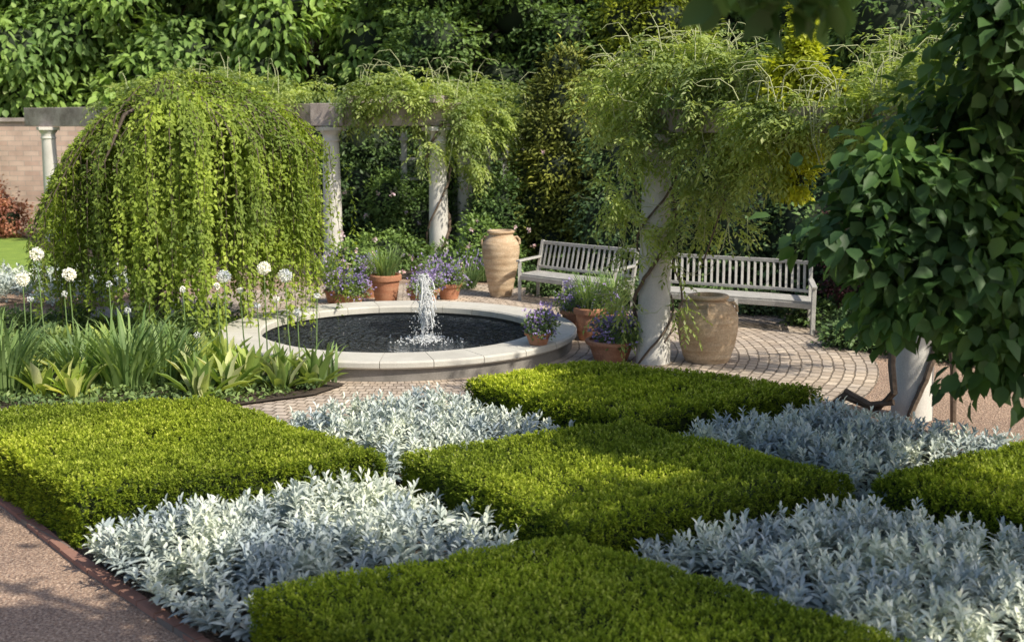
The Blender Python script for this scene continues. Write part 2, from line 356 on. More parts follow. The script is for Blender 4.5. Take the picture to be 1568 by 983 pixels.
# ------------------------------------------------------------ blob foliage
def blob(blobs,sub,per,L,W,droop=.3,inner=.6,flat=.6):
    Ps=[];Ds=[];Ns=[];rs=[]
    for (x,y,z,rx,ry,rz) in blobs:
        r=((rx*ry)**1.6+(rx*rz)**1.6+(ry*rz)**1.6)/3;area=4*math.pi*r**(1/1.6)
        k=max(5,int(area/(sub*sub)*1.1))
        dirs=nrm(rng.normal(0,1,(k,3)));rad=rng.uniform(inner,1.08,k)[:,None]
        C=np.array([x,y,z])+dirs*rad*np.array([rx,ry,rz])
        cr=rng.random(k)
        C=np.repeat(C,per,0);dr=np.repeat(dirs,per,0);n=len(C)
        off=rng.normal(0,.5*sub,(n,3))*np.array([1,1,flat])
        Ps.append(C+off)
        Ds.append(dr*.5+off/sub*.9+rng.normal(0,.45,(n,3))+np.array([0,0,-droop]))
        Ns.append(dr*.5+np.array([0,0,.8])+rng.normal(0,.35,(n,3)))
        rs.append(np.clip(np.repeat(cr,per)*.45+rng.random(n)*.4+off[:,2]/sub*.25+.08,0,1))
    P=np.vstack(Ps);n=len(P);k=P[:,2]>.02
    return P[k],np.vstack(Ds)[k],np.vstack(Ns)[k],(L*rng.uniform(.7,1.25,n))[k],(W*rng.uniform(.7,1.25,n))[k],np.concatenate(rs)[k]
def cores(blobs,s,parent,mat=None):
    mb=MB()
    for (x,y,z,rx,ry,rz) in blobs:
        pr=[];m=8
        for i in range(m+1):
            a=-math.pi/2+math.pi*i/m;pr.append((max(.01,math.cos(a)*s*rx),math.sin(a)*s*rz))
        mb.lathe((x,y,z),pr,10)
    mb.obj('shade_core',mat or M_core,parent,True)  # solid dark ellipsoids, stop see-through and stand in for deep shade
def plant(name,blobs,mat,sub,per,L,W,droop=.3,t='rh',core=.62,trunk=None,tr=.1,inner=.6,flat=.6):
    e=empty(name)
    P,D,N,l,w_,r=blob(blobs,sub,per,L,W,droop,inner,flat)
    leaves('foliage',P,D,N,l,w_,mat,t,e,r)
    if core: cores(blobs,core,e)
    if trunk:
        mb=MB();tx,ty=trunk;zs=sorted(b[2] for b in blobs);zc=zs[len(zs)//2]
        mb.tube([(tx,ty,-.05),(tx+tr*.3,ty,zc*.35),(tx-tr*.2,ty,zc*.7),(tx,ty,zc)],[tr*1.3,tr,tr*.85,tr*.7],10)
        for b in blobs:
            s0=Vector((tx,ty,min(zc*.75,b[2])));p=Vector(b[:3]);mid=(s0+p)/2+Vector((0,0,.12*(p-s0).length))
            if (p-s0).length>.05: mb.tube([s0,mid,p],[tr*.55,tr*.35,tr*.12],6)
        mb.obj('trunk',M_bark,e)
    return e
def crown(cx,cy,z0,z1,r,n,rb):
    o=[]
    for i in range(n):
        f=(i+random.random())/n;a=i*2.4+random.random();rr=r*math.sqrt(random.uniform(.25,1))*(.6+.4*math.sin(math.pi*min(1,f*.9+.15)))
        q=rb*random.uniform(.75,1.25);o.append((cx+rr*math.cos(a),cy+rr*math.sin(a)*.8,z0+(z1-z0)*f,q,q,q*.8))
    return o
fb=[]
for i in range(30):
    x=-48+i*3.3
    for z in(2,6,10.5): fb.append((x+random.uniform(-1,1),44+random.uniform(-2,2)+abs(x)*-.12,z+random.uniform(-.6,.6),2.6,2.4,2.6))
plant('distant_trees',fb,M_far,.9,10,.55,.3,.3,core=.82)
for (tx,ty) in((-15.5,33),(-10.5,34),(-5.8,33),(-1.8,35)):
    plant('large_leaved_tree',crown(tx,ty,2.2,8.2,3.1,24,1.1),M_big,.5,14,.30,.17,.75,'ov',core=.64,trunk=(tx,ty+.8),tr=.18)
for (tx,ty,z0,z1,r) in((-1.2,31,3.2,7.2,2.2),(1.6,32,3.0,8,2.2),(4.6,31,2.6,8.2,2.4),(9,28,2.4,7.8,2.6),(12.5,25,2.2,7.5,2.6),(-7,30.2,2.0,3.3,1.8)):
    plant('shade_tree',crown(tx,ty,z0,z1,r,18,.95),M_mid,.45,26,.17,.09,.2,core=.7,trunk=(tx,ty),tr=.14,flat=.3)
cb=[]
for z,r in((.5,1.0),(1.2,1.05),(1.9,.98),(2.6,.85),(3.2,.6),(3.7,.35)):
    for k in range(5):
        a=k*1.256+z; cb.append((1.0+math.cos(a)*r*.55,23+math.sin(a)*r*.55,z,r*.5,r*.5,.5))
plant('golden_cypress',cb,M_conif,.22,24,.12,.05,.15,core=.75,trunk=(1.0,23),tr=.09)
cb=[]
for z,r in((2,1.5),(3,1.5),(4,1.4),(5,1.2),(6,1.0),(7,.7)):
    for k in range(4):
        a=k*1.57+z; cb.append((3.2+math.cos(a)*r*.55,27+math.sin(a)*r*.55,z,r*.55,r*.55,.6))
plant('golden_conifer_tree',cb,leafmat('gold_conifer2',(.11,.17,.025),(.34,.4,.05),.2,.5,1),.33,24,.14,.065,.2,core=.7,trunk=(3.2,27),tr=.14)
# borders
sb=[(x,26+random.uniform(-.5,.8),random.uniform(.6,1.3),1.0,.9,1.1) for x in np.arange(-8,0.5,.9)]+[(x,27.5,2.2,1.1,.8,1.0) for x in np.arange(-8,0,1.2)]
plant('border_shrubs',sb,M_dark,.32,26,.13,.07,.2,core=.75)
sb=[(-1.9,24.6,.7,.6,.5,.8),(-2.6,24.5,1.2,.45,.4,.6),(-.6,21.2,.6,.35,.35,.6),(-.3,20.8,.35,.5,.4,.35),(-2.4,22,.35,.6,.4,.4),(-.2,22.4,1.0,.4,.4,.9),(-1.5,24.9,1.6,.5,.3,.6),(-.4,24.5,.8,.5,.4,.9),(-3,21.6,.3,.5,.4,.3),(-1.1,20.9,.3,.5,.4,.3)]
plant('rose_shrub',sb,M_mid,.2,24,.09,.05,.2,core=.6)
e=bpy.data.objects['rose_shrub'];n=60;P=np.array([sb[i][:3] for i in rng.integers(0,len(sb),n)])+rng.normal(0,.4,(n,3))*[1,.4,1]+[0,-.5,0];P=np.repeat(P,8,0)
leaves('blossoms',P+rng.normal(0,.02,P.shape),rng.normal(0,1,P.shape),rng.normal(0,1,P.shape),.05,.045,leafmat('pink_petal',(.6,.42,.55),(.8,.68,.78),.3),'rh',e)
sb=[(x,y,.9,.9,.8,1.1) for x,y in((2.0,20),(2.9,19.3),(3.8,18.6),(4.7,17.8),(5.6,17),(6.6,16.2),(7.6,15.6),(8.8,15.2),(10,15))]
sb+=[(x+.3,y+.5,2.0,.95,.8,.95) for x,y,_,_,_,_ in sb]
plant('ivy_hedge',sb,M_dark,.26,30,.09,.06,.5,core=.85)
sb=[(x,y,z,1.1,1,1.0) for x,y,z in((4.6,20,3.0),(6.2,19,3.1),(7.8,18,3.2),(9.5,17.5,3.2),(6,19,4.3),(8.3,18.2,4.6),(3.2,21,2.6))]
plant('climbing_ivy',sb,leafmat('ivy2',(.07,.14,.04),(.19,.30,.08),.2,.5,1),.32,26,.12,.07,.4,core=.75,trunk=(7,18.6),tr=.12)
plant('barberry_shrub',[(4.7,15.9,1.15,.5,.45,.45),(4.9,15.9,.6,.5,.45,.5),(5.3,15.5,.9,.5,.4,.5)],M_red,.14,26,.055,.03,.2,core=.7)
plant('red_shrub',[(-13.2,28.8,.8,.7,.5,.8),(-12.4,28.6,.5,.5,.5,.5)],M_redsh,.2,22,.1,.06,.2,core=.6)
plant('green_shrub',[(-14.2,29.5,2.0,.7,.5,.9),(-14.6,29.5,1.0,.7,.5,.9),(-10.9,29.5,.35,.7,.5,.35)],M_cover,.2,22,.1,.06,.2,core=.6)
gpts=[(4.3,14.2),(4.5,15),(4.9,13.6),(5.4,13.3),(6,13.2),(6.6,13),(7.3,13),(5.2,14.4),(4.2,15.9),(2.9,17.3),(2,18),(1.2,18.8),(3.6,16.9),(.3,19.9),(6,13.9),(7,13.8),(8,13.2),(8.8,13),(1.3,18.1),(2.2,17.4),(.7,18.9)]
sb=[(x,y,.12,.4,.35,.2) for x,y in gpts]
sb=sb+[(x,y+.6,.5,.6,.45,.55) for x,y in ((5.4,14),(6.2,13.7),(7,13.5),(7.9,13.4),(8.9,13.4),(10,13.3))]
plant('border_groundcover',sb,M_dark,.14,26,.07,.045,.1,core=.7)
# ------------------------------------------------------------ brick wall + lattice
mb=MB();mb.box((-17,31,1.42),(15,.35,2.84));w_=mb.obj('brick_wall',M_brick,smooth=False)
mb=MB();mb.box((-17,31,2.89),(15.1,.5,.1));mb.obj('coping',M_beam,w_,False)
mb=MB()
for i in range(8):
    x=-2.3+i*.36;mb.box((x,25.0,1.45),(.07 if i%3 else .12,.035,2.3))
for j in range(6):
    mb.box((-1.04,24.962,.35+j*.42),(2.7,.035,.06))
mb.obj('lattice_fence',M_lat,smooth=False)
# ------------------------------------------------------------ pergola
def column(x,y,H=2.7,r=.185,plinth=True):
    e=empty('stone_column');mb=MB()
    lo=[(r*1.32,0),(r*1.38,.03),(r*1.32,.07),(r*1.15,.085),(r*1.12,.12),(r*1.02,.14)] if plinth else [(r*1.08,-.1),(r*1.06,.14)]
    if plinth: mb.box((x,y,.05),(r*2.9,r*2.9,.1),.5)
    mb.lathe((x,y,.1),lo+[(r*1.01,.2),(r*.99,H*.33),(r*.93,H*.6),(r*.85,H-.42),(r*.85,H-.38),(r*.95,H-.37),(r*.95,H-.34),(r*.86,H-.33),(r*.86,H-.26),(r*1.05,H-.21),(r*1.13,H-.18),(r*1.13,H-.17)],32)
    mb.box((x,y,H-.035),(r*2.5,r*2.5,.075),.5)
    mb.obj('shaft',M_col,e,True,.006);return e
P1=(-10.95,27.8);P1b=(-7.2,25.4);P2=(-3.55,23.05);P3=(-1.42,22.5);P4=(-.98,24.8);P5=(1.64,13.26);P6=(3.76,10.65)
for p in(P1,P1b,P2,P3,P4): column(*p)
column(*P5,2.62,.185,False);column(*P6,2.62,.175,False)
def beams(name,pls,z0,z1,wd):
    mb=MB()
    for i,(a,b_) in enumerate(pls):
        mb.bar((*a,(z0+z1)/2+.003*i),(*b_,(z0+z1)/2+.003*i),wd,z1-z0)
    return mb.obj(name,M_beam,None,False,.012)
beams('pergola_beam',[((-11.6,28.33),(-7.2,25.42)),((-7.2,25.36),(-3.2,22.85)),((-3.9,23.1),(-.9,22.35)),((-4.8,25.8),(-.4,24.6))],2.715,3.15,.26)
mb=MB()
for x,y in((-2.9,22.9),(-2.1,22.7),(-1.3,22.5)):
    mb.bar((x-.2,y-.5,3.22),(x+.7,y+2.6,3.22),.09,.14)
mb.obj('pergola_rafter',M_beam,None,False)
beams('pergola_beam',[((1.38,13.6),(5.4,8.63))],2.64,2.90,.22)
# ------------------------------------------------------------ wisteria
def compound(orig,dirs,parent,mat,Lr=.24,k=11,ll=.062,lw=.024,name='leaves'):
    n=len(orig);Lr=Lr*rng.uniform(.6,1.3,n);dirs=nrm(dirs);P=[];D=[];N=[];rn=[];rr=rng.random(n)
    side=nrm(np.cross(dirs,np.array([0,0,1.])+rng.normal(0,.2,(n,3))))
    for j in range(k):
        f=(j+1)/k;s=(1 if j%2 else -1)*(0 if j==k-1 else 1)
        p=orig+dirs*(Lr*f)[:,None]+np.array([0,0,-1.])*(Lr*f*f*.5)[:,None]
        d=dirs*.6+side*s+np.array([0,0,-.55])+rng.normal(0,.2,(n,3))
        P.append(p);D.append(d);N.append(np.tile([0,0,1.],(n,1))+rng.normal(0,.35,(n,3)));rn.append(np.clip(rr*.5+rng.random(n)*.45+.05,0,1))
    P=np.vstack(P);m=len(P)
    return leaves(name,P,np.vstack(D),np.vstack(N),ll*rng.uniform(.75,1.25,m),lw*rng.uniform(.8,1.2,m),mat,'rh',parent,np.concatenate(rn))
def wisteria(blobs,per_area,sc=1.0,tend=20,stems=()):
    e=empty('wisteria_vine');O=[];Dd=[]
    for (x,y,z,rx,ry,rz,dn) in blobs:
        n=int(per_area*dn*4*math.pi*(rx*ry+rx*rz+ry*rz)/3)
        nc=max(6,n//9);dc=nrm(rng.normal(0,1,(nc,3)));rc=rng.uniform(.5,1.15,nc)
        ci=rng.integers(0,nc,n);d=nrm(dc[ci]+rng.normal(0,.17,(n,3)));r=(rc[ci]+rng.normal(0,.1,n))[:,None]
        O.append(np.array([x,y,z])+d*r*np.array([rx,ry,rz]));Dd.append(d*.8+rng.normal(0,.5,(n,3))+np.array([0,0,-.1]))
    compound(np.vstack(O),np.vstack(Dd),e,M_wist,.24*sc,11,.07*sc,.031*sc)
    mb=MB()
    for b in blobs:
        for _ in range(max(1,int(tend*b[6]))):
            a=random.random()*6.28;q=Vector((b[0]+math.cos(a)*b[3]*random.random(),b[1]+math.sin(a)*b[4]*random.random(),b[2]+b[5]*.7))
            up=random.random()<.55;h=random.uniform(.1,.4)*sc*(1 if up else -1.6);cx,cy=random.uniform(-.35,.35)*sc,random.uniform(-.2,.2)
            mb.tube([q,q+Vector((cx*.2,cy*.3,h*.6)),q+Vector((cx*.6,cy*.6,h)),q+Vector((cx*1.1,cy,h*.95)),q+Vector((cx*1.3,cy,h*.8))],[.006*sc,.005*sc,.004*sc,.004*sc,.002],4)
    mb.obj('tendrils',M_wist_t,e)
    if stems:
        mb=MB()
        for pts,r in stems: mb.tube(pts,r,7)
        mb.obj('stems',M_vine,e)
    return e
def helix(c,r,z0,z1,turns,ph,n=40,j=.03):
    return [(c[0]+math.cos(ph+turns*6.283*i/n)*(r+random.uniform(0,j)),c[1]+math.sin(ph+turns*6.283*i/n)*(r+random.uniform(0,j)),z0+(z1-z0)*i/n) for i in range(n+1)]
wisteria([(1.25,13.5,3.0,.42,.4,.33,1),(1.85,13.1,3.2,.6,.5,.45,1),(2.4,12.7,3.1,.55,.5,.42,1),(2.65,12.4,2.8,.4,.4,.35,.9),(2.3,12.7,2.6,.45,.3,.35,.7),(2.6,12.1,2.45,.3,.3,.3,.6),(2.2,12.9,2.2,.4,.35,.35,.5),(1.4,13.2,2.55,.35,.35,.35,.6),(2.05,13,1.8,.35,.3,.35,.4),(1.25,13.2,1.95,.3,.3,.3,.35),(1.35,13.0,1.45,.25,.25,.3,.3),(2.35,13,1.6,.3,.3,.15,.25),(1.85,12.98,1.0,.16,.1,.5,.22),(1.2,13.1,.85,.18,.2,.35,.3)],165,1,34,
  [(helix(P5,.21,0,2.7,1.3,1.0),.022),(helix(P5,.2,0,2.8,1.8,3.6),.013),(helix(P5,.25,.3,2.9,.9,5,30,.12),.012),([(1.9,13,2.9),(2.3,12.8,2.5),(2.35,12.9,1.9),(2.15,13,1.2)],.01),([(2.1,13,2.9),(2.6,12.9,2.3),(2.8,12.9,2.0)],.008)])
wisteria([(2.5,11.9,2.78,.25,.22,.26,1.2),(2.75,11.6,2.76,.25,.22,.26,1.2),(3.0,11.25,2.76,.25,.22,.26,1.2),(3.3,10.9,2.76,.28,.22,.28,1.2),(3.6,11,2.95,.42,.4,.35,1),(4.0,12.3,3.2,.5,.5,.4,1),(4.1,10.6,2.95,.5,.4,.35,1),(4.5,12.1,3.2,.5,.5,.4,1),(4.6,9.8,2.9,.5,.4,.35,1),(5.2,11.5,3.1,.6,.5,.4,.7),(3.5,11.3,2.5,.25,.3,.25,.5),(5.2,9,2.9,.5,.4,.35,.8)],130,1,18,
  [(helix(P6,.2,0,2.7,.7,4.2),.03),([(3.1,11.0,.02),(3.2,10.9,.16),(3.42,10.6,.1),(3.5,10.4,.3),(3.48,10.45,.55),(3.5,10.5,.8),(3.56,10.45,1.3)],[.045,.045,.04,.035,.035,.035,.03]),([(3.15,10.75,.24),(3.35,10.6,.14),(3.52,10.45,.2)],.03),([(4.1,10.5,.0),(4.05,10.45,.5),(3.98,10.5,1.1),(4.0,10.6,2.0)],.03)])
wisteria([(-2.9,22.9,3.25,.6,.5,.35,1),(-2.1,22.7,3.35,.65,.6,.4,1),(-1.4,22.6,3.1,.6,.5,.5,1),(-.7,22.6,2.9,.55,.5,.5,1),(-1.6,22.4,2.45,.5,.4,.35,.6),(-.9,22.5,2.2,.35,.4,.45,.4),(-1.2,24.7,3.3,.8,.6,.4,.9),(0,24.2,3.1,.8,.6,.4,.8)],75,1.35,8,
  [(helix(P3,.2,0,2.8,1.2,4),.03),(helix(P3,.22,0,2.8,1,2),.02),(helix(P4,.2,0,2.8,1.2,4),.03)])
wisteria([(x,y,z,.75,.5,.3,.8) for x,y,z in((-4.6,23.6,3.35),(-5.2,24.1,3.45),(-6,24.6,3.5),(-6.8,25.1,3.5),(-7.6,25.7,3.4),(-8.4,26.2,3.3))],60,1.4,5)
gb=[(2.92,12.0,z,r,r,.25) for z,r in((3.72,.08),(3.55,.12),(3.35,.17),(3.1,.22),(2.8,.26),(2.5,.24),(2.22,.17))]+[(2.7,12,2.95,.18,.18,.18),(3.15,12,3.1,.18,.18,.15),(2.72,12,3.25,.15,.15,.12)]
plant('golden_hop_vine',gb,M_gold,.10,22,.07,.045,.4,core=.45)
mb=MB();mb.tube([(2.75,11.95,2.85),(2.85,12.0,3.1),(2.92,12.0,3.5),(2.95,12,3.85)],[.02,.015,.01,.004],6);mb.obj('stem',M_vine,bpy.data.objects['golden_hop_vine'])
# ------------------------------------------------------------ weeping tree
def weeping():
    e=empty('weeping_tree');cx,cy=-4.36,15.4;mb=MB()
    mb.tube([(-4.8,15.4,-.05),(-4.75,15.4,.6),(-4.85,15.42,1.3),(-4.7,15.4,2.1),(-4.5,15.4,2.85)],[.13,.1,.09,.085,.07],10)
    Ps=[];Ds=[];Rn=[]
    def strand(a,re,r0,ze,rb,tube):
        ca,sa=math.cos(a),math.sin(a);top=3.2+.12*math.sin(a*3+.5)
        dome=lambda q:top-(1.25 if ca<0 else .65)*(q/1.7)**2.2
        ze=min(ze,dome(re)-.25);pts=[]
        for k in range(5):
            q=r0+(re-r0)*k/4;pts.append((cx+ca*q,cy+sa*q,dome(q)+.08*math.sin(k*1.5+a*3)))
        zt=pts[-1][2];sw=random.uniform(-.14,.14);so_=random.uniform(.0,.14)
        for k in range(1,7):
            f=k/6;pts.append((cx+ca*(re+so_*math.sin(f*2.5))+sw*f*f,cy+sa*(re+so_*math.sin(f*2.5)),zt+(ze-zt)*f))
        if tube: mb.tube(pts,[.008]*5+[.004]*6,3)
        pts=np.array(pts);seg=np.linalg.norm(np.diff(pts,axis=0),axis=1);cum=np.r_[0,np.cumsum(seg)];n=int(cum[-1]*50)
        t=np.sort(rng.random(n))*cum[-1];p=np.stack([np.interp(t,cum,pts[:,k]) for k in range(3)],1)
        p+=rng.normal(0,.022,(n,3));Ps.append(p)
        Ds.append(rng.normal(0,.6,(n,3))+np.array([ca*.3,sa*.3,-.7]))
        Rn.append(np.clip(rb+random.random()*.25+rng.random(n)*.45,0,1))
    for bnd in range(115):
        a0=random.random()*6.283;R0=1.68*random.random()**.40*(1+.10*math.sin(a0*5+1));rb=random.random()*.35
        right=math.cos(a0)>.4;z0=random.uniform(.1,.95) if not right else random.uniform(.8,1.5)
        if right and random.random()<.18: z0=.3
        for s in range(random.randint(3,9)):
            re=max(.1,R0+random.gauss(0,.11));strand(a0+random.gauss(0,.10)/max(.5,R0),re,re*random.uniform(.1,.8),z0+random.gauss(.12,.3),rb,s%2==0)
    P=np.vstack(Ps);D=np.vstack(Ds);Rn_=np.concatenate(Rn);k=P[:,2]>.06;P=P[k];D=D[k];Rn_=Rn_[k];n=len(P)
    N=np.c_[P[:,0]-cx,P[:,1]-cy,np.full(n,.9)]+rng.normal(0,.5,(n,3))
    leaves('leaves',P,D,N,rng.uniform(.05,.09,n),rng.uniform(.026,.043,n),M_weep,'rh',e,Rn_)
    for k in range(9):
        a=k*.7;mb.tube([(-4.6,15.4,2.5),(cx+math.cos(a)*.5,cy+math.sin(a)*.5,3.0),(cx+math.cos(a)*.9,cy+math.sin(a)*.9,2.85),(cx+math.cos(a)*1.3,cy+math.sin(a)*1.3,2.2)],[.05,.035,.025,.012],6)
    mb.obj('trunk',M_bark,e)
weeping()
# ------------------------------------------------------------ fountain
e=empty('fountain');cx,cy=FC;RO,RI,ZT,ZW=2.22,1.70,.24,.11
mb=MB();mb.lathe((cx,cy,0),[(RO-.06,0),(RO-.06,ZT-.085)],96);mb.f=mb.f[:-2]
mb.obj('outer_wall',M_rimw,e)
mb=MB();pr=[(RI,ZT-.09),(RO-.02,ZT-.09),(RO,ZT-.07),(RO,ZT-.02),(RO-.02,ZT),(RI+.02,ZT),(RI,ZT-.02)]
nseg=24
for sgi in range(nseg):
    a0=2*math.pi*sgi/nseg+.0018;a1=2*math.pi*(sgi+1)/nseg-.0018;K=6;V=[];F=[]
    for k in range(K+1):
        a=a0+(a1-a0)*k/K
        for r,z in pr: V.append((cx+r*math.cos(a),cy+r*math.sin(a),z))
    m_=len(pr)
    for k in range(K):
        for j in range(m_):
            j2=(j+1)%m_;F.append((k*m_+j,(k+1)*m_+j,(k+1)*m_+j2,k*m_+j2))
    F.append(tuple(range(m_)));F.append(tuple(range(K*m_,(K+1)*m_))[::-1]);mb.add(V,F)
mb.obj('coping',M_rim,e)
mb=MB();mb.lathe((cx,cy,0),[(RI+.04,.0),(RI+.04,ZT-.085)],96);mb.f=mb.f[:-2];mb.obj('inner_wall',stonemat('pool_wall',(.05,.05,.05),(.1,.1,.1)),e)
me=bpy.data.meshes.new('water');me.from_pydata([(cx+(RI+.035)*math.cos(k*math.pi/48),cy+(RI+.035)*math.sin(k*math.pi/48),ZW) for k in range(96)],[],[tuple(range(96))]);me.materials.append(M_water)
link(bpy.data.objects.new('water',me),e)
mb=MB();jx,jy=JX,JY
for i in range(150):
    a=random.random()*6.28;vr=random.uniform(.02,.19);hh=random.uniform(.3,.82);pts=[];rd=[]
    u0=random.uniform(0,.45);u1=min(1,u0+random.uniform(.2,.5))
    for k in range(7):
        u=u0+(u1-u0)*k/6;pts.append((jx+math.cos(a)*vr*u+.06*u+random.gauss(0,.005),jy+math.sin(a)*vr*u,ZW+hh*(1-(2*u-1)**2)));rd.append(random.uniform(.002,.010))
    mb.tube(pts,rd,5)
def drop(p,r):
    mb.lathe((p[0],p[1],p[2]),[(r*.1,-r),(r*.75,-r*.6),(r,0),(r*.7,r*.7),(r*.1,r)],6)
for i in range(900):
    a=random.random()*6.28;u=random.random();vr=random.uniform(.02,.24)*u;drop((jx+.06*u+math.cos(a)*vr,jy+math.sin(a)*vr,ZW+.82*random.random()**.6*(1-(2*u-1)**2 if u>.5 else 1)),random.uniform(.003,.009))
for i in range(600):
    a=random.random()*6.28;r=abs(random.gauss(0,.19));drop((jx+.05+math.cos(a)*r,jy+math.sin(a)*r,ZW+.003+random.random()*.06*max(0,1-r*3)),random.uniform(.004,.012))
mb.obj('water_jet',M_splash,e)
# ------------------------------------------------------------ urns, pots
def ridged(prof,z0,z1,amp,per):
    out=[];n=60
    zs=[p[1] for p in prof];rs=[p[0] for p in prof]
    for i in range(n+1):
        z=zs[0]+(zs[-1]-zs[0])*i/n;r=float(np.interp(z,zs,rs))
        if z0<z<z1:r+=amp*math.sin(z*6.283/per)
        out.append((r,z))
    return out
e=empty('clay_urn');mb=MB();ux,uy=-.18,18.6
pf=ridged([(.17,0),(.19,.08),(.245,.35),(.285,.58),(.305,.74),(.295,.85),(.24,.94),(.20,.98),(.19,1.0)],.1,.85,.0025,.11)+[(.205,1.01),(.225,1.035),(.215,1.06),(.17,1.06),(.15,.9)]
mb.lathe((ux,uy,.01),pf,44)
for s in(-1,1):
    mb.tube([(ux+s*.2,uy-.05,.96),(ux+s*.26,uy-.05,.975),(ux+s*.3,uy-.05,.93),(ux+s*.30,uy-.05,.86),(ux+s*.28,uy-.05,.82)],.018,8)
mb.obj('body',M_urn,e)
e=empty('clay_urn');mb=MB();ux,uy=2.28,13.35
pf=ridged([(.25,0),(.28,.06),(.325,.22),(.35,.40),(.348,.52),(.315,.62),(.255,.69),(.2,.72)],.05,.5,.002,.15)+[(.21,.73),(.235,.74),(.24,.76),(.225,.775),(.17,.775),(.15,.6)]
mb.lathe((ux,uy,.01),pf,48)
for a in(-1.75,1.4,2.9,-.3):
    c,s=math.cos(a),math.sin(a);mb.tube([(ux+c*.25,uy+s*.25,.70),(ux+c*.29,uy+s*.29,.71),(ux+c*.325,uy+s*.325,.67),(ux+c*.335,uy+s*.335,.60)],.017,8)
mb.obj('body',M_urn,e)
def blades(parent,c,n,h,spread,W,mat,name='blades',r0=.08,t='bl'):
    az=rng.random(n)*6.28;tl=np.abs(rng.normal(0,spread,n));rr=r0*np.sqrt(rng.random(n))
    P=np.c_[c[0]+np.cos(az)*rr,c[1]+np.sin(az)*rr,np.full(n,c[2])]
    D=np.c_[np.cos(az)*np.sin(tl),np.sin(az)*np.sin(tl),np.cos(tl)]
    return leaves(name,P,D,np.tile([0,0,1.],(n,1))+rng.normal(0,.05,(n,3)),h*rng.uniform(.6,1.1,n),W*rng.uniform(.7,1.2,n),mat,t,parent)
def pot(x,y,z,r,h,kind,ph=.4):
    e=empty('potted_plant');mb=MB()
    mb.lathe((x,y,z),[(r*.68,0),(r*.72,.02),(r*.93,h*.78),(r*.93,h*.8),(r*1.06,h*.81),(r*1.08,h*.9),(r*1.08,h*.97),(r*1.03,h),(r*.92,h),(r*.9,h*.9)],32)
    mb.obj('pot',M_pot,e)
    if kind in('grass','both'): blades(e,(x,y,z+h*.9),170,ph*1.3,.28,.016,M_grass,'grass',r*.6)
    if kind in('flower','both'):
        bl=[(x+random.uniform(-.6,.6)*r,y+random.uniform(-.6,.6)*r,z+h+ph*.18+random.uniform(-.05,.06),r*.75,r*.75,ph*.26) for _ in range(4)]
        P,D,N,l,w_,rr=blob(bl,.08,14,.045,.025,0);leaves('foliage',P,D,N,l,w_,M_cover,'rh',e,rr)
        P,D,N,l,w_,rr=blob(bl,.085,2,.038,.032,-.3,.98);leaves('flowers',P,D,N,l,w_,M_purple,'rh',e,rr)
        P=P[::3];n=len(P);P=P+np.c_[rng.normal(0,.03,n),rng.normal(0,.03,n),rng.uniform(.02,.12,n)]
        leaves('flower_spikes',np.repeat(P,6,0)+rng.normal(0,.015,(n*6,3)),rng.normal(0,1,(n*6,3)),rng.normal(0,1,(n*6,3)),.032,.026,M_purple,'rh',e)
pot(-1.95,17.8,.01,.23,.45,'grass',.42)
pot(-2.42,17.3,.01,.19,.22,'flower',.5);pot(-2.75,17.9,.01,.17,.2,'flower',.5)
pot(-1.35,17.5,.01,.24,.27,'flower',.4);pot(-1.0,18.3,.01,.2,.25,'flower',.45);pot(-2.3,18.5,.01,.2,.3,'flower',.6)
pot(.3,13.13,.245,.15,.14,'flower',.5)
pot(1.0,14.7,.01,.2,.42,'both',.4)
pot(1.16,13.4,.01,.28,.24,'flower',.5)
pot(1.3,15.0,.01,.2,.3,'grass',.5)
pot(.85,15.3,.01,.2,.3,'flower',.5)
e=empty('lavender')
for x,y in((-.75,19.4),(-1.3,19.9),(-.5,20.4),(-3.2,20.3)):
    blades(e,(x,y,.03),130,.5,.35,.014,M_grass,'stems',.16)
    n=60;P=np.c_[x+rng.normal(0,.2,n),y+rng.normal(0,.2,n),rng.uniform(.3,.55,n)];leaves('flowers',P,rng.normal(0,.3,(n,3))+[0,0,1.],rng.normal(0,1,(n,3)),.06,.025,M_purple,'rh',e)
